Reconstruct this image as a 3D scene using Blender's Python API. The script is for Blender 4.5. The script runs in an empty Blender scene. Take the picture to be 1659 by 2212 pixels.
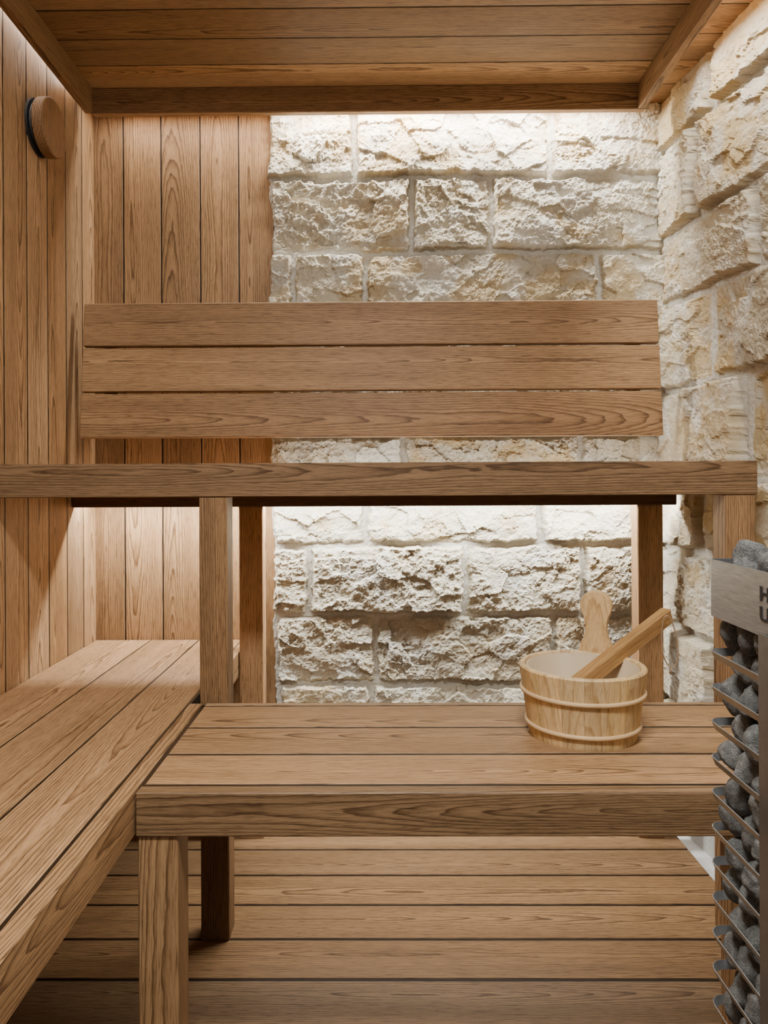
import bpy, bmesh, math, random
import numpy as np
from mathutils import Vector, Matrix, noise as mnoise
random.seed(7)
S = bpy.context.scene
COL = S.collection
PI = math.pi

# ------------------------------------------------------------------ tagging
def tag(o, label=None, cat=None, group=None, kind=None):
    if label: o['label'] = label
    if cat: o['category'] = cat
    if group: o['group'] = group
    if kind: o['kind'] = kind
    return o
def thing(name, label, cat, loc, group=None):
    o = bpy.data.objects.new(name, None); COL.objects.link(o)
    o.location = loc; o.empty_display_size = .05
    return tag(o, label, cat, group)

# ------------------------------------------------------------------ node helper
class G:
    def __init__(s, name):
        s.m = bpy.data.materials.new(name); s.m.use_nodes = True
        s.nt = s.m.node_tree; s.nt.nodes.clear()
        s.out = s.n('ShaderNodeOutputMaterial'); s.b = s.n('ShaderNodeBsdfPrincipled')
        s.nt.links.new(s.b.outputs[0], s.out.inputs[0])
    def n(s, t, **p):
        o = s.nt.nodes.new(t)
        for k, v in p.items(): setattr(o, k, v)
        return o
    def put(s, inp, v):
        if isinstance(v, bpy.types.NodeSocket): s.nt.links.new(v, inp)
        else: inp.default_value = v
    def math(s, op, a, b=None):
        o = s.n('ShaderNodeMath', operation=op); s.put(o.inputs[0], a)
        if b is not None: s.put(o.inputs[1], b)
        return o.outputs[0]
    def comb(s, x, y, z):
        o = s.n('ShaderNodeCombineXYZ')
        for i, v in enumerate((x, y, z)): s.put(o.inputs[i], v)
        return o.outputs[0]
    def noise(s, vec, scale=1, detail=2, rough=.5):
        o = s.n('ShaderNodeTexNoise'); s.put(o.inputs['Vector'], vec)
        o.inputs['Scale'].default_value = scale; o.inputs['Detail'].default_value = detail
        o.inputs['Roughness'].default_value = rough
        return o
    def ramp(s, fac, stops):
        o = s.n('ShaderNodeValToRGB'); s.put(o.inputs[0], fac)
        el = o.color_ramp.elements
        while len(el) < len(stops): el.new(.5)
        for e, (p, c) in zip(el, stops): e.position = p; e.color = (*c, 1)
        return o.outputs[0]
    def mix(s, fac, a, b, mode='MIX'):
        o = s.n('ShaderNodeMix', data_type='RGBA', blend_type=mode)
        s.put(o.inputs[0], fac); s.put(o.inputs[6], a); s.put(o.inputs[7], b)
        return o.outputs[2]
    def attr(s, name):
        return s.n('ShaderNodeAttribute', attribute_name=name)
    def bump(s, h, strength, dist):
        o = s.n('ShaderNodeBump'); s.put(o.inputs['Height'], h)
        o.inputs['Strength'].default_value = strength; o.inputs['Distance'].default_value = dist
        s.nt.links.new(o.outputs[0], s.b.inputs['Normal'])

def wood(name, light, mid, dark, freq=115, rough=.5, warp=.016, streak=1.0, fade=.28):
    g = G(name)
    a = g.attr('gc')
    sp = g.n('ShaderNodeSeparateXYZ'); g.nt.links.new(a.outputs['Vector'], sp.inputs[0])
    L, W, T = sp.outputs
    n1 = g.noise(g.comb(g.math('MULTIPLY', L, 1.25), g.math('MULTIPLY', W, 4), g.math('MULTIPLY', T, 2)), 1, 1.5)
    ns = g.n('ShaderNodeSeparateXYZ'); g.nt.links.new(n1.outputs['Color'], ns.inputs[0])
    w2 = g.math('ADD', W, g.math('MULTIPLY', g.math('SUBTRACT', ns.outputs[0], .5), warp * 1.5))
    t2 = g.math('ADD', T, g.math('MULTIPLY', g.math('SUBTRACT', ns.outputs[1], .5), warp * 3.2))
    r = g.math('SQRT', g.math('ADD', g.math('MULTIPLY', w2, w2), g.math('MULTIPLY', t2, t2)))
    n2 = g.noise(g.comb(g.math('MULTIPLY', L, 16), g.math('MULTIPLY', W, 90), g.math('MULTIPLY', T, 60)), 1, 2)
    n3 = g.noise(g.comb(g.math('MULTIPLY', r, 60), 0, 0), 1, 1)
    ph = g.math('ADD', g.math('MULTIPLY', r, freq), g.math('ADD', g.math('MULTIPLY', n2.outputs[0], .7), g.math('MULTIPLY', n3.outputs[0], 2.2)))
    fr = g.math('FRACT', ph)
    base = g.ramp(fr, [(0, light), (.38, light), (.72, mid), (.88, dark), (.94, dark), (.99, light)])
    n4 = g.noise(g.comb(g.math('MULTIPLY', L, 2.5), g.math('MULTIPLY', W, 25), g.math('MULTIPLY', T, 20)), 1, 2)
    base = g.mix(g.math('MULTIPLY', n4.outputs[0], fade), base, (*[(p * .6 + q * .4) for p, q in zip(light, mid)], 1))
    # fibre streaks and pores
    f1 = g.noise(g.comb(g.math('MULTIPLY', L, 22), g.math('MULTIPLY', W, 640), g.math('MULTIPLY', T, 640)), 1, 3, .7)
    f2 = g.noise(g.comb(g.math('MULTIPLY', L, 1.6), g.math('MULTIPLY', W, 26), g.math('MULTIPLY', T, 10)), 1, 2)
    k = 1 - streak
    fs = g.ramp(f1.outputs[0], [(.3, (.38 + .62 * k, .35 + .65 * k, .31 + .69 * k)), (.5, (1, 1, 1)), (.75, (1.2, 1.2, 1.18))])
    c = g.mix(1, base, fs, 'MULTIPLY')
    fl = g.ramp(f2.outputs[0], [(.25, (.78 + .22 * k, .77 + .23 * k, .76 + .24 * k)), (.7, (1.12, 1.12, 1.12))])
    c = g.mix(1, c, fl, 'MULTIPLY')
    tt = g.attr('gt')
    c = g.mix(1, c, tt.outputs['Color'], 'MULTIPLY')
    g.put(g.b.inputs['Base Color'], c)
    g.put(g.b.inputs['Roughness'], rough)
    g.b.inputs['Specular IOR Level'].default_value = .22
    hh = g.math('ADD', f1.outputs[0], g.math('MULTIPLY', fr, -.3))
    g.bump(hh, .25, .001)
    return g.m

M = {}
M['ash'] = wood('thermo_ash_wood', (.370, .222, .110), (.265, .153, .072), (.122, .064, .028), freq=250)
M['pine'] = wood('pale_pine_wood', (.66, .465, .24), (.61, .41, .20), (.44, .275, .12), freq=130, rough=.42, streak=.55, fade=.5)
M['hoop'] = wood('peeled_wood', (.60, .415, .225), (.57, .385, .20), (.48, .31, .155), freq=40, rough=.42, streak=.3)

def simple(name, col, rough=.5, metal=0, nscale=0, namp=.15, bump=0, bdist=.002, stretch=(1, 1, 1)):
    g = G(name)
    g.b.inputs['Roughness'].default_value = rough; g.b.inputs['Metallic'].default_value = metal
    if nscale:
        tc = g.n('ShaderNodeTexCoord'); mp = g.n('ShaderNodeMapping'); mp.inputs['Scale'].default_value = stretch
        g.nt.links.new(tc.outputs['Object'], mp.inputs[0])
        n = g.noise(mp.outputs[0], nscale, 4, .6)
        c = g.ramp(n.outputs[0], [(.3, tuple(x * (1 - namp) for x in col)), (.7, tuple(min(1, x * (1 + namp)) for x in col))])
        g.put(g.b.inputs['Base Color'], c)
        if bump: g.bump(n.outputs[0], bump, bdist)
    else: g.b.inputs['Base Color'].default_value = (*col, 1)
    return g.m
M['steel'] = simple('brushed_steel', (.25, .258, .268), .34, .7, 40, .25, stretch=(1, 1, 14))
M['dark'] = simple('dark_steel', (.015, .015, .017), .6, .3, 40, .2)
M['strap'] = simple('strap_steel', (.31, .315, .32), .34, .65, 60, .1)
M['post'] = simple('post_steel', (.19, .193, .20), .3, .8, 60, .1)
M['black'] = simple('black_rubber', (.012, .012, .012), .6, 0, 50, .2)
M['liner'] = simple('cloudy_plastic_liner', (.50, .385, .25), .35, 0, 20, .05)
M['concrete'] = simple('white_concrete', (.78, .77, .74), .85, 0, 25, .08, .2, .002)
M['alu'] = simple('aluminium', (.75, .75, .76), .4, 1, 50, .05)
M['cord'] = simple('twine', (.30, .2, .12), .8, 0, 200, .2)
def rock(name, a, b, c):
    g = G(name); tc = g.n('ShaderNodeTexCoord'); oi = g.n('ShaderNodeObjectInfo')
    va = g.n('ShaderNodeVectorMath', operation='ADD'); g.nt.links.new(tc.outputs['Object'], va.inputs[0])
    g.nt.links.new(g.comb(g.math('MULTIPLY', oi.outputs['Random'], 9.), 0, 0), va.inputs[1])
    n = g.noise(va.outputs[0], 2.2, 6, .7); n2 = g.noise(va.outputs[0], 13, 4, .65)
    col = g.ramp(n.outputs[0], [(.3, a), (.52, b), (.75, c)])
    sp = g.ramp(n2.outputs[0], [(.35, (.55, .55, .55)), (.55, (1, 1, 1)), (.72, (1.5, 1.5, 1.48))])
    col = g.mix(1, col, sp, 'MULTIPLY')
    vr = g.ramp(oi.outputs['Random'], [(0, (.75, .75, .75)), (1, (1.3, 1.28, 1.24))])
    col = g.mix(1, col, vr, 'MULTIPLY')
    g.put(g.b.inputs['Base Color'], col); g.b.inputs['Roughness'].default_value = .9
    g.bump(g.math('ADD', n.outputs[0], g.math('MULTIPLY', n2.outputs[0], .7)), .8, .004)
    return g.m
M['rock'] = rock('grey_stone', (.088, .088, .085), (.155, .155, .149), (.25, .248, .238))
def limestone():
    g = G('rock_faced_limestone'); a = g.attr('sc'); tc = g.n('ShaderNodeTexCoord')
    n = g.noise(tc.outputs['Object'], 130, 7, .74); n2 = g.noise(tc.outputs['Object'], 420, 5, .75)
    v = g.ramp(n.outputs[0], [(.3, (.82, .79, .74)), (.65, (1.06, 1.06, 1.06))])
    c = g.mix(1, a.outputs['Color'], v, 'MULTIPLY')
    g.put(g.b.inputs['Base Color'], c); g.b.inputs['Roughness'].default_value = .92
    g.b.inputs['Specular IOR Level'].default_value = .15
    g.bump(g.math('ADD', n.outputs[0], g.math('MULTIPLY', n2.outputs[0], .35)), .75, .005)
    return g.m
M['stone'] = limestone()

# ------------------------------------------------------------------ mesh builder
AX = {'x': Vector((1, 0, 0)), 'y': Vector((0, 1, 0)), 'z': Vector((0, 0, 1))}
GAP_SHADE = (.07, .066, .062)  # painted shade for board gaps, on strips and backing just below the surface
class MB:
    def __init__(s): s.v = []; s.f = []; s.gc = []; s.gt = []; s.sm = []
    def add(s, verts, faces, gc=None, tint=(1, 1, 1), smooth=False):
        k = len(s.v); s.v += [tuple(p) for p in verts]
        s.f += [tuple(i + k for i in f) for f in faces]
        s.gc += [tuple(x) for x in gc] if gc else [(p[2], p[0], p[1]) for p in s.v[k:]]
        s.gt += [tint] * len(verts); s.sm += [smooth] * len(faces)
    def plank(s, c, size, axes='xyz', ch=.0018, tint=None, flat=None, tone=1.):
        """chamfered board: size = length, width, thickness along the three axes"""
        if isinstance(axes, str): axes = [AX[a] for a in axes]
        l, w, t = [q / 2 for q in size]; c = Vector(c)
        if tint is None:
            b = random.uniform(.72, 1.28) * tone; h = random.uniform(-.08, .08)
            tint = (b * (1 + h * .6), b, b * (1 - h))
        W0 = random.uniform(-.3, .3) * size[1]; T0 = random.uniform(.010, .036) * random.choice((-1, 1))
        tl = random.uniform(.010, .030) * random.choice((-1, 1)); Lo = random.uniform(0, 30)
        if flat is False: W0 += random.choice((-1, 1)) * .12
        loc = []; idx = {}
        for sx in (-1, 1):
            for sy in (-1, 1):
                for sz in (-1, 1):
                    for k in range(3):
                        p = [sx * (l - ch), sy * (w - ch), sz * (t - ch)]
                        p[k] = (sx * l, sy * w, sz * t)[k]
                        idx[(sx, sy, sz, k)] = len(loc); loc.append(p)
        F = []
        for k in range(3):
            o = [i for i in range(3) if i != k]
            for sg in (-1, 1):
                q = []
                for (a, b) in ((-1, -1), (1, -1), (1, 1), (-1, 1)):
                    key = [0, 0, 0]; key[k] = sg; key[o[0]] = a; key[o[1]] = b
                    q.append(idx[(*key, k)])
                F.append(q)
            for a in (-1, 1):
                for b in (-1, 1):
                    key0 = [0, 0, 0]; key1 = [0, 0, 0]
                    key0[k] = -1; key1[k] = 1
                    for kk in (key0, key1): kk[o[0]] = a; kk[o[1]] = b
                    F.append([idx[(*key0, o[0])], idx[(*key1, o[0])], idx[(*key1, o[1])], idx[(*key0, o[1])]])
        for sx in (-1, 1):
            for sy in (-1, 1):
                for sz in (-1, 1): F.append([idx[(sx, sy, sz, k)] for k in range(3)])
        P = [Vector(p) for p in loc]; FF = []
        det = axes[0].cross(axes[1]).dot(axes[2])
        for f in F:
            n = (P[f[1]] - P[f[0]]).cross(P[f[2]] - P[f[0]])
            cen = sum((P[i] for i in f), Vector()) / len(f)
            if (n.dot(cen) > 0) != (det > 0): f = f[::-1]
            FF.append(f)
        vw = [c + axes[0] * p[0] + axes[1] * p[1] + axes[2] * p[2] for p in loc]
        gc = [(p[0] + Lo, p[1] - W0, T0 + tl * p[0] + p[2]) for p in loc]
        s.add(vw, FF, gc, tint)
    def box(s, x0, x1, y0, y1, z0, z1, L='x', **k):
        """a board given by its extents, grain along L, thickness the smallest"""
        ext = {'x': x1 - x0, 'y': y1 - y0, 'z': z1 - z0}
        o = sorted([a for a in 'xyz' if a != L], key=lambda a: -ext[a])
        ax = L + o[0] + o[1]
        s.plank(((x0 + x1) / 2, (y0 + y1) / 2, (z0 + z1) / 2), [ext[a] for a in ax], ax, **k)
    def lathe(s, prof, cx, cy, segs=64, smooth=True):
        m = len(prof); v = []; gc = []; f = []
        for i in range(segs):
            a = 2 * PI * i / segs
            for r, z in prof:
                v.append((cx + r * math.cos(a), cy + r * math.sin(a), z)); gc.append((a * .12, r, z))
        for i in range(segs):
            j = (i + 1) % segs
            for k in range(m):
                q = (k + 1) % m
                f.append((i * m + k, j * m + k, j * m + q, i * m + q))
        s.add(v, f, gc, (1, 1, 1), smooth)
    def square_ring(s, prof, cx, cy, half, rc=.014, seg=4):
        """closed profile (outward offset, z) swept round a square with rounded corners"""
        path = []
        for c in range(4):
            a0 = PI / 2 * c; ccx = cx + (half - rc) * (1 if c in (0, 3) else -1); ccy = cy + (half - rc) * (1 if c in (0, 1) else -1)
            for k in range(seg + 1):
                a = a0 + PI / 2 * k / seg
                path.append((ccx + rc * math.cos(a), ccy + rc * math.sin(a), math.cos(a), math.sin(a)))
        m = len(prof); v = []; f = []; n = len(path)
        for (x, y, nx, ny) in path:
            for o, z in prof: v.append((x + nx * o, y + ny * o, z))
        for i in range(n):
            j = (i + 1) % n
            for k in range(m):
                q = (k + 1) % m
                f.append((i * m + k, j * m + k, j * m + q, i * m + q))
        s.add(v, f)
    def tube(s, pts, r, segs=8, smooth=True):
        pts = [Vector(p) for p in pts]; v = []; f = []
        up = Vector((.3, .2, 1)).normalized()
        for i, p in enumerate(pts):
            d = (pts[min(i + 1, len(pts) - 1)] - pts[max(i - 1, 0)]).normalized()
            a = d.cross(up).normalized(); b = d.cross(a)
            for k in range(segs):
                t = 2 * PI * k / segs; v.append(p + (a * math.cos(t) + b * math.sin(t)) * r)
        for i in range(len(pts) - 1):
            for k in range(segs):
                q = (k + 1) % segs
                f.append((i * segs + k, i * segs + q, (i + 1) * segs + q, (i + 1) * segs + k))
        f.append(tuple(range(segs))); f.append(tuple(reversed([(len(pts) - 1) * segs + k for k in range(segs)])))
        s.add(v, f, None, (1, 1, 1), smooth)
    def build(s, name, mat, parent=None, origin=None):
        if origin is None:
            origin = Vector((0, 0, 0))
            p = parent
            while p is not None: origin = origin + Vector(p.location); p = p.parent
            off = origin; loc = (0, 0, 0)
        else: off = Vector(origin); loc = origin
        me = bpy.data.meshes.new(name)
        me.from_pydata([(x - off[0], y - off[1], z - off[2]) for x, y, z in s.v], [], s.f)
        at = me.attributes.new('gc', 'FLOAT_VECTOR', 'POINT'); at.data.foreach_set('vector', [c for g in s.gc for c in g])
        at = me.attributes.new('gt', 'FLOAT_COLOR', 'POINT'); at.data.foreach_set('color', [c for g in s.gt for c in (*g, 1)])
        me.polygons.foreach_set('use_smooth', s.sm)
        me.materials.append(mat); me.update()
        bm = bmesh.new(); bm.from_mesh(me); bmesh.ops.recalc_face_normals(bm, faces=bm.faces); bm.to_mesh(me); bm.free()
        o = bpy.data.objects.new(name, me); COL.objects.link(o); o.location = loc
        if parent: o.parent = parent
        return o

ash = M['ash']
# ------------------------------------------------------------------ dimensions
XL, XR, YB, YF, ZC = -.85, .85, 2.226, -.3, 2.116
ZB = .52      # lower benches
ZU = 1.036    # upper bench

# ------------------------------------------------------------------ rock faced stone walls
def hsh(ix, iy, seed):
    ix = (ix.astype(np.int64) & 0xffffffff).astype(np.uint32); iy = (iy.astype(np.int64) & 0xffffffff).astype(np.uint32)
    with np.errstate(over='ignore'):
        h = ix * np.uint32(374761393) + iy * np.uint32(668265263) + np.uint32((seed * 2246822519) & 0xffffffff)
        h = (h ^ (h >> np.uint32(13))) * np.uint32(1274126177); h = (h ^ (h >> np.uint32(15))) * np.uint32(2654435761)
        h = h ^ (h >> np.uint32(16))
    return h.astype(np.float64) / 4294967295.
def vn(x, y, seed):
    xi = np.floor(x); yi = np.floor(y); fx = x - xi; fy = y - yi
    fx = fx * fx * fx * (fx * (fx * 6 - 15) + 10); fy = fy * fy * fy * (fy * (fy * 6 - 15) + 10)
    a = hsh(xi, yi, seed); b = hsh(xi + 1, yi, seed); c = hsh(xi, yi + 1, seed); d = hsh(xi + 1, yi + 1, seed)
    return (a + (b - a) * fx) * (1 - fy) + (c + (d - c) * fx) * fy
def fbm(x, y, seed, oct=4, ridged=False, gain=.5):
    t = 0; amp = 1; s = 0
    for i in range(oct):
        q = vn(x, y, seed + i * 17)
        if ridged: q = 1 - np.abs(2 * q - 1)
        t = t + amp * q; s += amp; amp *= gain
        x, y = (x * 1.62 - y * 1.18) + 3.1, (x * 1.18 + y * 1.62) + 7.7
    return t / s
def facets(x, y, freq, seed, off=.7):
    X = x * freq; Y = y * freq; xi = np.floor(X); yi = np.floor(Y)
    best = np.full(X.shape, 9.); val = np.zeros(X.shape)
    for dx in (-1, 0, 1):
        for dy in (-1, 0, 1):
            cx = xi + dx; cy = yi + dy
            px = cx + hsh(cx, cy, seed); py = cy + hsh(cx, cy, seed + 5)
            ex = X - px; ey = Y - py; d = ex * ex + ey * ey
            h = (hsh(cx, cy, seed + 9) - .5) * off + (hsh(cx, cy, seed + 11) - .5) * 1.7 * ex + (hsh(cx, cy, seed + 13) - .5) * 1.7 * ey
            k = d < best; best = np.where(k, d, best); val = np.where(k, h, val)
    return val
def sstep(a, b, x):
    t = np.clip((x - a) / (b - a), 0, 1); return t * t * (3 - 2 * t)
def stone_wall(name, u0, u1, z0, z1, blocks, place, seed, ochre, step=.0030, flat_below=-1, relief=1., base=(.63, .575, .455), left=None, joint=(.005, .005), vary=.14, mh=.013, tu=.05):
    nu = int((u1 - u0) / step); nz = int((z1 - z0) / step)
    U, Z = np.meshgrid(np.linspace(u0, u1, nu), np.linspace(z0, z1, nz))
    wu = U + .012 * (vn(U * 9, Z * 9, seed) - .5) + .009 * (vn(U * 34, Z * 34, seed + 1) - .5) + .006 * (vn(U * 90, Z * 90, seed + 7) - .5)
    wz = Z + .010 * (vn(U * 8 + 50, Z * 8, seed + 2) - .5) + .008 * (vn(U * 34, Z * 34 + 9, seed + 3) - .5) + .006 * (vn(U * 90, Z * 90 + 30, seed + 8) - .5)
    H0 = mh + .007 * fbm(U * 14, Z * 14, seed + 4) + .003 * fbm(U * 110, Z * 110, seed + 5, 2); C = np.zeros(U.shape + (3,))
    if left is not None: H0 = H0 * sstep(left, left + .006, wu)
    H = H0.copy()
    mort = np.array((.64, .605, .53)); C[:] = mort
    C *= (.9 + .2 * fbm(U * 12, Z * 12, seed + 6))[..., None]
    qx = U + .016 * (fbm(U * 30, Z * 30, seed + 30, 5, gain=.65) - .5); qz = Z + .016 * (fbm(U * 30 + 40, Z * 30, seed + 31, 5, gain=.65) - .5)
    f1 = facets(qx * .8, qz * 1.1, 14, seed + 40, 1.1); f2 = facets(qx, qz * 1.15, 36, seed + 41, 1.0); f3 = facets(qx, qz, 90, seed + 42, 1.0)
    rg = fbm(U * 48, Z * 52, seed + 50, 4, True, .7); lo = fbm(U * 6, Z * 7, seed + 60, 7, gain=.58)
    fine = fbm(U * 130, Z * 130, seed + 62, 2)
    # rough zones and calmer zones within the faces
    am = .55 + .9 * sstep(.38, .62, fbm(U * 5 + 9, Z * 7, seed + 64, 3))
    rel = relief * (.0115 * f1 + am * (.0050 * f2 + .0024 * f3 + .0045 * (rg - .62)) + .028 * (lo - .5) + .0025 * (fine - .5))
    oc = sstep(.44, .62, fbm(U * 7, Z * 9, seed + 70, 6, gain=.6)); wh = sstep(.47, .67, fbm(U * 10 + 20, Z * 10, seed + 71, 6, gain=.6))
    rnd = random.Random(seed); base0 = np.array(base)
    for (a, b, c, d) in blocks:
        ju, jz = joint
        e = np.minimum(np.minimum(wu - a - ju, b - ju - wu), np.minimum(wz - c - jz, d - jz - wz))
        p = sstep(0, .010, e + .005 * (rg - .6))
        cu = (a + b) / 2; cz = (c + d) / 2
        pr = .031 + rnd.uniform(0, .014)
        tilt = rnd.uniform(-tu, tu) * np.clip(U - cu, -.18, .18) + rnd.uniform(-.10, .05) * (Z - cz)
        h = .012 * sstep(0, .004, e) + p * (pr - .010 + tilt) + rel * (.15 + .85 * p) * sstep(-.002, .010, e)
        m = e > -.001
        lowest = np.where(e > .012, .010, H0 - .001)
        H = np.where(m, np.maximum(h, lowest), H)
        bs = base0 * rnd.uniform(1 - vary, 1 + vary * .6)
        oa = min(1, max(0, ochre + rnd.uniform(-.4, .4)))
        col = bs * (1 - oc[..., None] * oa) + np.array((.53, .405, .225)) * oc[..., None] * oa
        col = col * (1 - .5 * wh[..., None]) + np.array((.69, .69, .66)) * .5 * wh[..., None]
        k = (sstep(0, .006, e) * m)[..., None]
        C = C * (1 - k) + col * k
    if flat_below > 0:
        k = sstep(flat_below, flat_below + .01, Z); H = H * k; C = C * k[..., None] + np.array((.76, .76, .73)) * (1 - k[..., None])
    P = place(U.ravel(), Z.ravel(), H.ravel())
    me = bpy.data.meshes.new(name)
    i = np.arange(nu * nz).reshape(nz, nu)
    Q = np.stack([i[:-1, :-1], i[:-1, 1:], i[1:, 1:], i[1:, :-1]], -1).reshape(-1, 4)
    me.from_pydata(P.tolist(), [], Q.tolist())
    at = me.attributes.new('sc', 'FLOAT_COLOR', 'POINT')
    at.data.foreach_set('color', np.concatenate([C.reshape(-1, 3), np.ones((nu * nz, 1))], 1).ravel().tolist())
    me.materials.append(M['stone']); me.update()
    o = bpy.data.objects.new(name, me); COL.objects.link(o)
    return tag(o, kind='structure')
def courses(rows, fu, fz):
    B = []
    for (ya, yb, cuts) in rows:
        for a, b in zip(cuts[:-1], cuts[1:]):
            B.append((fu(a), fu(b), fz(yb), fz(ya)))
    return B
K = 2.226 / 1600
rows = [(222, 390, [580, 768, 1188, 1480]), (390, 549, [588, 888, 1062, 1480]), (549, 702, [582, 640, 792, 1292, 1480]),
        (702, 818, [590, 960, 1200, 1480]), (818, 943, [584, 760, 1130, 1480]), (943, 1064, [580, 875, 1250, 1480]),
        (1064, 1175, [588, 790, 1164, 1480]), (1175, 1326, [586, 667, 1004, 1254, 1480]), (1326, 1471, [596, 812, 1195, 1480]),
        (1471, 1594, [598, 800, 1135, 1480]), (1594, 1790, [592, 900, 1250, 1480])]
bb = courses(rows, lambda p: (p - 815) * K, lambda y: 1 - (y - 1035) * K)
wall_back = stone_wall('wall_back', -.335, .93, -.05, 2.15, bb,
                       lambda u, z, h: np.stack([u, 2.238 - h, z], -1), 11, .5, left=-.316)
zs = [2.16, 1.955, 1.70, 1.50, 1.257, .993, .80, .575, .36, .16, -.04]
ys = [[.55, 1.2, 1.93, 2.4], [.55, 1.05, 1.5, 2.00, 2.4], [.55, .9, 1.38, 1.74, 2.4], [.55, 1.1, 1.5, 1.945, 2.4], [.55, 1.25, 1.79, 2.4],
      [.55, .95, 1.55, 1.98, 2.4], [.55, 1.2, 1.80, 2.10, 2.4], [.55, 1.0, 1.45, 1.90, 2.4], [.55, 1.25, 1.7, 2.4], [.55, 1.4, 2.4]]
rb = []
for k in range(10):
    for a, b in zip(ys[k][:-1], ys[k][1:]): rb.append((a, b, zs[k + 1], zs[k]))
wall_right = stone_wall('wall_right', .56, 2.30, -.05, 2.15, rb,
                        lambda u, z, h: np.stack([.876 + .11 * (2.226 - u) - h * 1.1, u, z], -1), 23, .9, step=.0034, flat_below=.16, relief=.62,
                        base=(.58, .505, .375), joint=(.0115, .0065), vary=.22, mh=.016, tu=.14)

# wood cladding on the left of the back wall
m = MB()
edges = [-.852, -.761, -.647, -.529, -.413, -.306]
for (a, b), tn in zip(zip(edges[:-1], edges[1:]), (.9, 1.16, .98, 1.12, 1.05)): m.box(a + .002, b - .002, YB, YB + .018, -.03, ZC, 'z', ch=.001, tint=(tn, tn * .98, tn * .95))
m.box(-.86, -.310, YB + .0012, YB + .03, -.03, ZC, 'z', tint=GAP_SHADE)  # backing darkened to paint shade into the cladding joints
m.build('wood_cladding', ash, wall_back)
# left wall
m = MB(); y = 2.248; n = 0
while y > YF:
    w = .113
    m.box(XL - .018, XL, y - w + .0028, y - .0028, -.03, ZC, 'z', ch=.0006, tone=1.13); y -= w
m.box(XL - .03, XL - .0005, YF, 2.25, -.03, ZC, 'z', tint=GAP_SHADE, ch=.0002)  # near-black backing gives the plank gaps their painted shade
tag(m.build('wall_left', ash), kind='structure')
# ceiling
m = MB(); y = 2.215 + .01
while y > YF:
    m.box(XL - .01, 1.16, y - .118 + .002, y - .002, ZC, ZC + .018, 'x', ch=.001, tone=1.15); y -= .118
m.box(XL - .03, 1.17, YF, 2.26, ZC + .001, ZC + .03, 'x', tint=GAP_SHADE, ch=.0002)  # shade of the ceiling gaps, put into the backing colour
tag(m.build('ceiling', ash), kind='structure')
# floor
m = MB(); m.box(-.9, 1.2, YF, 2.3, -.06, -.03, 'x')
tag(m.build('floor', M['concrete']), kind='structure')
# light valances under the ceiling
def trim(n, *e, L):
    m = MB(); m.box(*e, L, tint=(.90, .88, .86)); tag(m.build('trim_%d' % n, ash), kind='structure')
trim(1, -.806, .766, 2.10, 2.122, 2.043, ZC, L='x')
trim(2, -.826, -.804, YF, 2.0995, 2.043, ZC, L='y')
trim(3, .741, .763, YF, 2.0995, 2.043, ZC, L='y')

# ------------------------------------------------------------------ decking
m = MB(); y = 2.13
while y > .25:
    m.box(-.846, .832, y - .13 + .003, y - .003, -.028, 0, 'x', ch=.002, tone=.95); y -= .13
m.box(-.844, .830, y + .01, 2.12, -.027, -.0012, 'x', tint=GAP_SHADE, ch=.0003)  # dark sheet painting shade between the deck boards
tag(m.build('floor_decking', ash, origin=(0, 1.2, -.028)), 'floor decking of long brown wooden boards lying beneath the benches', 'decking')

# ------------------------------------------------------------------ side bench (along the left wall)
t = thing('bench', 'low wooden side bench running along the left plank wall towards the viewer', 'bench', (-.62, 1.2, 0))
m = MB()
for (a, b), tn in zip(((-.848, -.6855), (-.6815, -.5405), (-.5365, -.4105)), (1.2, 1.0, 1.12)): m.box(a, b, .25, 2.222, ZB - .028, ZB, 'y', ch=.0015, tint=(tn, tn * .985, tn * .97))
for a, b in ((-.688, -.679), (-.543, -.534), (-.413, -.403)): m.box(a, b, .26, 2.21, ZB - .02, ZB - .0012, 'y', ch=.0005, tint=GAP_SHADE)  # dark strips added as shade in the plank gaps
m.build('seat', ash, t)
m = MB(); m.box(-.406, -.378, .25, 1.588, ZB - .07, ZB, 'y', tint=(1.05, 1.03, 1.0)); m.build('fascia', ash, t)
m = MB(); m.box(-.409, -.389, 1.68, 2.22, ZB - .07, ZB, 'y'); m.build('rear_fascia', ash, t)
m = MB(); m.box(-.48, -.412, .27, .338, 0, ZB - .028, 'z'); m.build('leg', ash, t)
m = MB(); m.box(-.848, -.82, .25, 2.22, ZB - .10, ZB - .028, 'y'); m.build('wall_rail', ash, t)

# ------------------------------------------------------------------ front lower bench
t = thing('bench', 'low wooden bench across the room carrying the bucket', 'bench', (.2, 1.36, 0))
m = MB()
for (a, b), tn in zip(((1.436, 1.567), (1.297, 1.429), (1.167, 1.290)), (1.18, .98, 1.22)): m.box(-.370, .835, a, b, ZB - .028, ZB, 'x', ch=.002, tint=(tn, tn * .985, tn * .97))
for a, b in ((1.428, 1.437), (1.289, 1.298), (1.159, 1.168), (1.566, 1.574)): m.box(-.3695, .83, a, b, ZB - .02, ZB - .0009, 'x', ch=.0004, tint=GAP_SHADE)  # added strips stand in for shadow lines between seat boards
m.box(-.3765, -.3695, 1.16, 1.58, ZB - .02, ZB - .0014, 'y', ch=.0005, tint=GAP_SHADE)  # same painted shade along the joint with the side bench
m.box(-.370, .835, 1.573, 1.590, ZB - .07, ZB, 'x')
m.build('seat', ash, t)
m = MB(); m.box(-.374, .835, 1.134, 1.160, ZB - .068, ZB, 'x', tint=(.66, .67, .69)); m.build('fascia', ash, t)
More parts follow.
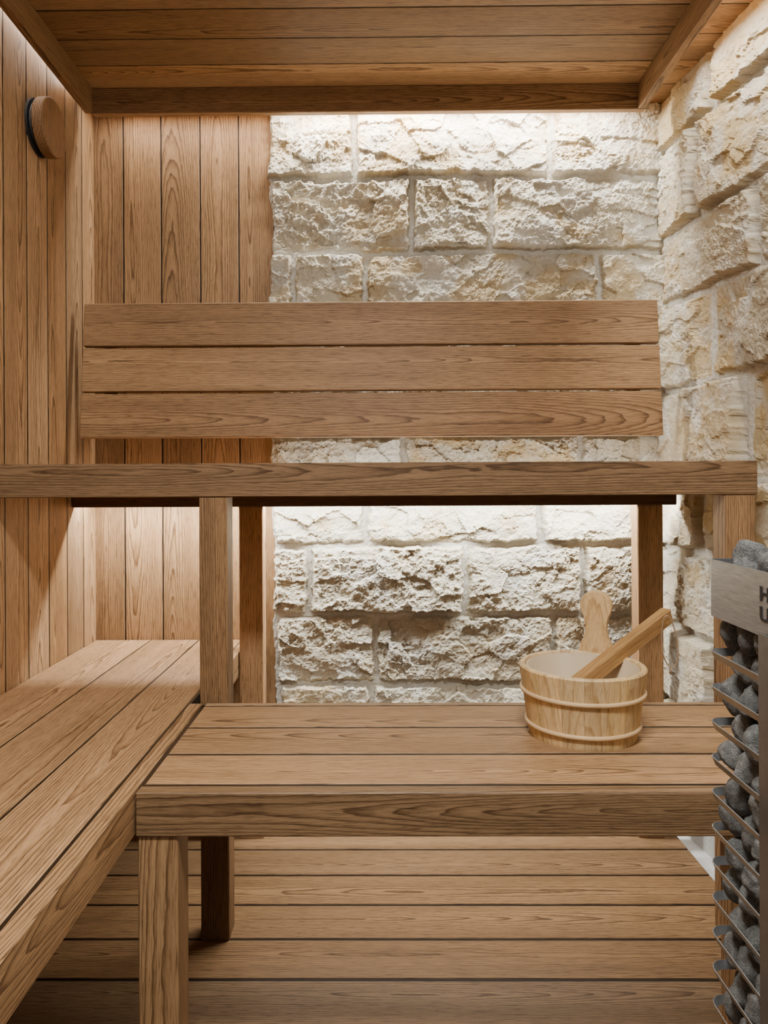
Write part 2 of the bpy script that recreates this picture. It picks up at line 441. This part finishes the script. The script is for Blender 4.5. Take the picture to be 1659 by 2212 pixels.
for x0 in (-.372, .55):
    m = MB(); m.box(x0, x0 + .062, 1.138, 1.200, 0, ZB - .068, 'z', flat=False, tint=(1.05, 1.04, 1.02)); m.build('leg', ash, t)

# ------------------------------------------------------------------ upper bench
t = thing('bench', 'high wooden bench on tall posts below the slatted backrest', 'bench', (0, 1.85, 0))
m = MB()
for a, b in ((1.626, 1.768), (1.775, 1.915), (1.922, 2.046)): m.box(-.848, .825, a, b, ZU - .028, ZU, 'x', ch=.0025)
m.build('seat', ash, t)
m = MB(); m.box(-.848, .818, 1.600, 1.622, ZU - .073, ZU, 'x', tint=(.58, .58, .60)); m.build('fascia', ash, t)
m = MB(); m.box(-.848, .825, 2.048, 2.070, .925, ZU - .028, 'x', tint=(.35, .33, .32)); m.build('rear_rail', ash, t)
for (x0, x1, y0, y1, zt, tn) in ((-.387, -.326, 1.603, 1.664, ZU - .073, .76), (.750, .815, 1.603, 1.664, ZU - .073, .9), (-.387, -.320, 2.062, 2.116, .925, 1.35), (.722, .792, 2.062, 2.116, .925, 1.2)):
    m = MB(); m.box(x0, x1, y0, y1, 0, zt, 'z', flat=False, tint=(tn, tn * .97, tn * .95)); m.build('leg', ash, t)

# ------------------------------------------------------------------ backrest
t = thing('backrest', 'tilted wooden backrest of three wide horizontal boards above the upper bench', 'backrest', (0, 2.06, ZU))
m = MB()
p0 = Vector((0, 2.02, 1.117)); dv = Vector((0, .040, .377)); ln = dv.length; dv.normalize(); nv = Vector((0, dv.z, -dv.y))
bw = (ln - .014) / 3
for k in range(3):
    c = p0 + dv * (bw / 2 + k * (bw + .007)) + nv * .011
    m.plank((-.018, c.y, c.z), (1.594, bw, .022), (AX['x'], dv, nv), ch=.002, tint=((1.0, .97, .95), (1.2, 1.19, 1.18), (1.04, 1.03, 1.03))[k])
m.build('slat_panel', ash, t)
for x0 in (-.77, .70):
    m = MB(); m.plank((x0 + .02, 2.095, 1.30), (.31, .04, .02), ('zxy'), tint=(.45, .43, .42))
    m.box(x0, x0 + .04, 2.10, 2.186, 1.20, 1.24, 'y', tint=(.45, .43, .42)); m.build('wall_bracket', ash, t)

# ------------------------------------------------------------------ round wooden air valve on the left wall
VY, VZ = 1.855, 1.886
t = thing('air_valve', 'round brown wooden air valve disc mounted high on the left plank wall', 'air valve', (XL, VY, VZ))
def disc_x(m, prof, tint=(1, 1, 1), segs=64):
    n = len(prof); v = []; f = []; gc = []
    for i in range(segs):
        a = 2 * PI * i / segs
        for r, x in prof:
            p = (XL + x, VY + r * math.cos(a), VZ + r * math.sin(a)); v.append(p); gc.append((p[2] + 3, p[1] - 1.85 + .12, .02 + .03 * (p[2] - 1.8) + x))
    for i in range(segs):
        j = (i + 1) % segs
        for k in range(n - 1): f.append((i * n + k, j * n + k, j * n + k + 1, i * n + k + 1))
    f.append(tuple(i * n + n - 1 for i in range(segs))); f.append(tuple(i * n for i in reversed(range(segs))))
    m.add(v, f, gc, tint, False)
m = MB(); disc_x(m, [(.069, .016), (.0715, .0185), (.0715, .0415), (.069, .044)], (.80, .74, .70)); m.build('cover_disc', ash, t)
m = MB(); disc_x(m, [(.069, -.001), (.069, .006), (.060, .007), (.057, .017)]); m.build('base_ring', M['black'], t)

# ------------------------------------------------------------------ bucket
BX, BY = .384, 1.40; Z0 = ZB; RB, RT, HB = .098, .117, .130
t = thing('bucket', 'round pale wooden bucket with two hoops and a tall stave handle on the bench', 'bucket', (BX, BY, Z0))
m = MB(); NS = 17
for i in range(NS):
    a0 = 2 * PI * i / NS + .05; a1 = a0 + 2 * PI / NS - .0042
    Lo = random.uniform(0, 20); W0 = random.uniform(-.02, .02); T0 = random.uniform(.02, .06); b = random.uniform(.84, 1.06)
    v = []; gc = []; f = []; q = 6; zz = [(0, RB), (.004, RB + .001), (HB - .003, RT - .0005), (HB, RT - .003), (HB, RT - .011), (HB - .003, RT - .013), (.012, RB - .013), (0, RB - .011)]
    for k in range(q):
        s_ = k / (q - 1); a = a0 + (a1 - a0) * s_
        for z, r in zz:
            v.append((BX + r * math.cos(a), BY + r * math.sin(a), Z0 + z)); gc.append((z + Lo, (s_ - .5) * .04 - W0, T0 + .05 * z + (r - RB) * .3))
    n = len(zz)
    for k in range(q - 1):
        for h in range(n):
            g_ = (h + 1) % n; f.append((k * n + h, (k + 1) * n + h, (k + 1) * n + g_, k * n + g_))
    f.append(tuple(range(n))); f.append(tuple(reversed([(q - 1) * n + h for h in range(n)])))
    m.add(v, f, gc, (b, b * random.uniform(.97, 1.02), b * random.uniform(.90, 1.02)))
m.build('staves', M['pine'], t)
m = MB()
m.lathe([(RT - .0165, Z0 + HB - .003), (RB - .0160, Z0 + .018), (.001, Z0 + .018), (.001, Z0 + .014), (RB - .0145, Z0 + .014), (RT - .0140, Z0 + HB - .003)], BX, BY, 96)
tag(m.build('liner', M['liner'], t), 'cloudy pale plastic liner')
for zc in (.084, .024):
    rr = RB + (RT - RB) * zc / HB
    pr = [(rr + .0020 + .0034 * math.cos(u) * (1 if math.cos(u) > 0 else .7), Z0 + zc + .0042 * math.sin(u)) for u in [2 * PI * k / 12 for k in range(12)]]
    m = MB(); m.lathe(pr, BX, BY, 96); m.build('hoop', M['hoop'], t)
# paddle handle rising from the rear rim
ang = math.radians(60); rad = Vector((math.cos(ang), math.sin(ang), 0)); tan = Vector((-rad.y, rad.x, 0))
hc = Vector((BX, BY, 0)) + rad * (RT - .004)
key = [(-.05, .029), (0, .0345), (.014, .0310), (.030, .0240), (.048, .0210), (.066, .0235), (.080, .0285)]
half = []
for i in range(len(key) - 1):
    pa, pb, pc, pd = key[max(i - 1, 0)], key[i], key[i + 1], key[min(i + 2, len(key) - 1)]
    for k in range(5):
        u = k / 5
        half.append(tuple(.5 * ((2 * pb[d]) + (-pa[d] + pc[d]) * u + (2 * pa[d] - 5 * pb[d] + 4 * pc[d] - pd[d]) * u * u + (-pa[d] + 3 * pb[d] - 3 * pc[d] + pd[d]) * u ** 3) for d in (0, 1)))
zc_, R_ = .0925, .0313
half += [(zc_ + R_ * math.sin(u), R_ * math.cos(u)) for u in [math.radians(q) for q in range(-22, 90, 8)]]
out = [(w, z) for z, w in half] + [(-w, z) for z, w in reversed(half)]
bm = bmesh.new()
vs = [bm.verts.new(Vector((0, 0, Z0 + HB)) + hc + tan * w + Vector((0, 0, z)) - rad * .008) for w, z in out]
fc = bm.faces.new(vs); ex = bmesh.ops.extrude_face_region(bm, geom=[fc])
for v in [e for e in ex['geom'] if isinstance(e, bmesh.types.BMVert)]: v.co += rad * .017
rim = [e for e in bm.edges if len(e.link_faces) == 2 and any(len(f.verts) > 6 for f in e.link_faces)]
bmesh.ops.bevel(bm, geom=rim, offset=.0032, segments=2, affect='EDGES', profile=.6)
bm.verts.index_update()
m = MB(); vv = [v.co.copy() for v in bm.verts]
m.add(vv, [[v.index for v in f.verts] for f in bm.faces], [(p.z, (p - hc).dot(tan) - .004, .03 + .12 * (p.z - .6) + (p - hc).dot(rad)) for p in vv], (.90, .85, .79)); bm.free()
m.build('handle', M['pine'], t)

# ------------------------------------------------------------------ ladle
P0 = Vector((.394, 1.40, .624)); P1 = Vector((.600, 1.54, .716)); dd = (P1 - P0).normalized(); A = P0 - dd * .075
t = thing('ladle', 'wooden ladle with square handle and cord loop leaning in the bucket', 'ladle', tuple(A))
side = dd.cross(Vector((0, 0, 1))).normalized(); upv = side.cross(dd)
m = MB(); mid = (A + P1) / 2; ln = (P1 - A).length
m.plank(mid, (ln, .024, .032), (dd, side, upv), ch=.003, tint=(.58, .47, .35)); m.build('handle', M['pine'], t)
m = MB(); bp = [(.002, 0), (.022, .002), (.028, .012), (.030, .030), (.026, .030), (.023, .012), (.002, .005)]
m.lathe([(r, Z0 + .03 + z) for r, z in bp], A.x - .012, A.y - .004, 32); m.build('bowl', M['pine'], t)
e = P1 - dd * .035
pts = []
for k in range(25):
    s_ = k / 24; u = 2 * PI * s_
    pts.append(e + Vector((.010 + .016 * math.sin(u) * (1 - .2 * math.cos(u)) + .012 * (1 - math.cos(u)) * .4, -.022, .018 - .052 * (1 - math.cos(u)))))
m = MB(); m.tube(pts, .0013, 6)
m.tube([pts[12], pts[12] + Vector((-.004, 0, -.014))], .0022, 6); m.build('cord', M['cord'], t)

# ------------------------------------------------------------------ heater (square steel tower)
HX, HY, HH = .530, .770, .130; HT = .902; BH = .068; FX = HX - HH
t = thing('heater', 'square steel tower heater filled with grey stones in front of the bench', 'heater', (HX, HY, 0))
m = MB(); m.square_ring([(-.0015, HT - BH), (.0, HT - BH), (.0, HT), (-.0015, HT)], HX, HY, HH, rc=.008)
band = m.build('top_band', M['steel'], t)
m = MB(); m.box(FX + .034, HX + .10, HY - .10, HY + .102, .02, HT - .05, 'z'); m.build('core', M['dark'], t)
m = MB(); m.square_ring([(-.10, 0), (.002, .0), (.002, .03), (-.10, .03)], HX, HY, HH); m.build('base', M['steel'], t)
z = HT - BH - .050
while z > .05:
    m = MB(); m.square_ring([(-.0020, z), (-.0010, z - .0003), (.0026, z + .0088), (.0016, z + .0092)], HX, HY, HH, rc=.016, seg=5)
    m.build('strap', M['strap'], t); z -= .042
for x in (FX - .0048, HX + HH + .0026):
    m = MB(); m.box(x, x + .0022, HY - .030, HY + .004, .03, HT - BH + .004, 'z', ch=.0004); m.build('upright', M['post'], t)
# lettering on the band in two short lines
for body, zb in (('HU', .8715), ('UM', .8505)):
    cu = bpy.data.curves.new('lettering', 'FONT'); cu.body = body; cu.size = .0205; cu.offset = .0008; cu.space_character = 1.05
    to = bpy.data.objects.new('lettering_source', cu); COL.objects.link(to)
    bpy.context.view_layer.update()
    dg = bpy.context.evaluated_depsgraph_get(); tm = bpy.data.meshes.new_from_object(to.evaluated_get(dg))
    v = [(FX - .0006, HY + .0095 - q.co.x * 1.4, zb + q.co.y) for q in tm.vertices]
    m = MB(); m.add(v, [tuple(p.vertices) for p in tm.polygons])
    bpy.data.objects.remove(to); bpy.data.curves.remove(cu)
    lt = m.build('lettering', M['dark'], None)
    lt.parent = band; lt.location = (-HX, -HY, 0)
# stones
def stone_mesh(i):
    bm = bmesh.new(); bmesh.ops.create_icosphere(bm, subdivisions=4, radius=1)
    o = Vector((i * 7.3, i * 3.1, 0))
    for q in bm.verts:
        d = q.co.normalized()
        q.co = d * (1 + .30 * mnoise.noise(d * 1.0 + o) + .09 * mnoise.noise(d * 2.5 + o))
    for j in range(4):
        n = Vector((random.gauss(0, 1), random.gauss(0, 1), random.gauss(0, 1))).normalized(); h = random.uniform(.76, .92)
        for q in bm.verts:
            e_ = q.co.dot(n) - h
            if e_ > 0: q.co -= n * e_ * .55
    for q in bm.verts:
        d = q.co.normalized(); q.co += d * (.035 * mnoise.noise(q.co * 4 + o) + .018 * mnoise.noise(q.co * 9 + o))
    mx = max(q.co.length for q in bm.verts)
    for q in bm.verts: q.co *= 1.12 / mx
    me = bpy.data.meshes.new('sauna_stone'); bm.to_mesh(me); bm.free()
    me.polygons.foreach_set('use_smooth', [True] * len(me.polygons)); me.materials.append(M['rock']); return me
SM = [stone_mesh(i) for i in range(8)]
def put_stone(p, s, label, group):
    o = bpy.data.objects.new('stone', random.choice(SM)); COL.objects.link(o)
    o.location = p; o.rotation_euler = [random.uniform(0, 6.28) for _ in range(3)]
    o.scale = (s * random.uniform(1.0, 1.16), s * random.uniform(.9, 1.06), s * random.uniform(.82, 1.0))
    tag(o, label, 'stone', group)
z = .30; row = 0
while z < HT - .03:
    for k in range(4):
        y = HY + HH - .0235 - (k + .5 * (row % 2)) * .041 + random.uniform(-.003, .003)
        put_stone((FX + .0235 + random.uniform(-.001, .004), y, z + random.uniform(-.003, .003)), random.uniform(.0205, .0232),
                  'rounded grey stone packed behind the heater straps', 'stones in the heater cage')
    z += .037; row += 1
for i in range(4):
    for j in range(3):
        x = FX + .038 + i * .052 + random.uniform(-.004, .004); y = HY + HH - .045 - j * .052 + random.uniform(-.004, .004)
        put_stone((x, y, HT - .004 + .016 * (i > 0) * (j > 0)), random.uniform(.027, .030), 'grey stone heaped on top of the heater', 'stones on top of the heater')

# ------------------------------------------------------------------ lights
def area(name, loc, sx, sy, e, col=(1, .93, .84), rot=(0, 0, 0)):
    l = bpy.data.lights.new(name, 'AREA'); l.shape = 'RECTANGLE'; l.size = sx; l.size_y = sy; l.energy = e; l.color = col
    o = bpy.data.objects.new(name, l); COL.objects.link(o); o.location = loc; o.rotation_euler = rot; return o
def channel(x0, x1, y0, y1, label):
    m = MB(); m.box(x0, x1, y0, y1, ZC - .016, ZC - .001, 'x' if x1 - x0 > y1 - y0 else 'y')
    tag(m.build('light_channel', M['alu'], origin=((x0 + x1) / 2, (y0 + y1) / 2, ZC)), label, 'light fixture')
channel(-.28, .755, 2.126, 2.146, 'slim metal light channel hidden behind the rear ceiling trim')
channel(.766, .784, .3, 2.09, 'slim metal light channel between ceiling trim and right stone wall')
LC = (1, .99, .955)
area('led_rear', (.215, 2.136, ZC - .020), .97, .018, 19, LC)
area('led_right', (.775, 1.12, ZC - .020), .016, 1.6, 13, LC)
area('led_left', (-.838, 1.2, ZC - .006), .014, 1.75, 2.8, (1, .93, .84))
area('corner_fill', (-.56, 2.136, ZC - .020), .46, .018, 1.6, (1, .95, .88))  # added fill brightening the panelled corner, not a fitted strip
area('led_bench', (-.01, 2.10, .965), 1.64, .010, 21, (.985, 1, .985), (math.radians(10), 0, 0))
area('backrest_fill', (.25, 2.115, 1.0), 1.0, .012, 1.3, LC, (math.radians(165), 0, 0))  # added upward fill for the stone showing below the backrest
area('overhead_fill', (.0, .35, ZC - .03), .45, .22, 50, LC)  # added overhead fill brightening the bench tops, not a fitted lamp
area('room_light', (.0, -.7, 1.75), 1.6, .9, 5, (1, .98, .96), (math.radians(68), 0, 0))
w = bpy.data.worlds.new('world'); S.world = w; w.use_nodes = True
w.node_tree.nodes['Background'].inputs[0].default_value = (1, .98, .95, 1); w.node_tree.nodes['Background'].inputs[1].default_value = .02

# ------------------------------------------------------------------ camera
cam = bpy.data.cameras.new('camera'); co = bpy.data.objects.new('camera', cam); COL.objects.link(co)
cam.sensor_fit = 'HORIZONTAL'; cam.sensor_width = 36; cam.lens = 1600 / 1659 * 36
yaw = math.radians(.5); roll = math.radians(-.29)
co.matrix_world = Matrix.Translation((0, 0, 1)) @ Matrix.Rotation(yaw, 4, 'Z') @ Matrix.Rotation(PI / 2, 4, 'X') @ Matrix.Rotation(roll, 4, 'Z')
cam.shift_x = (829.5 + 1600 * math.tan(yaw) - 815) / 1659; cam.shift_y = -71 / 1659
cam.clip_start = .02
S.camera = co
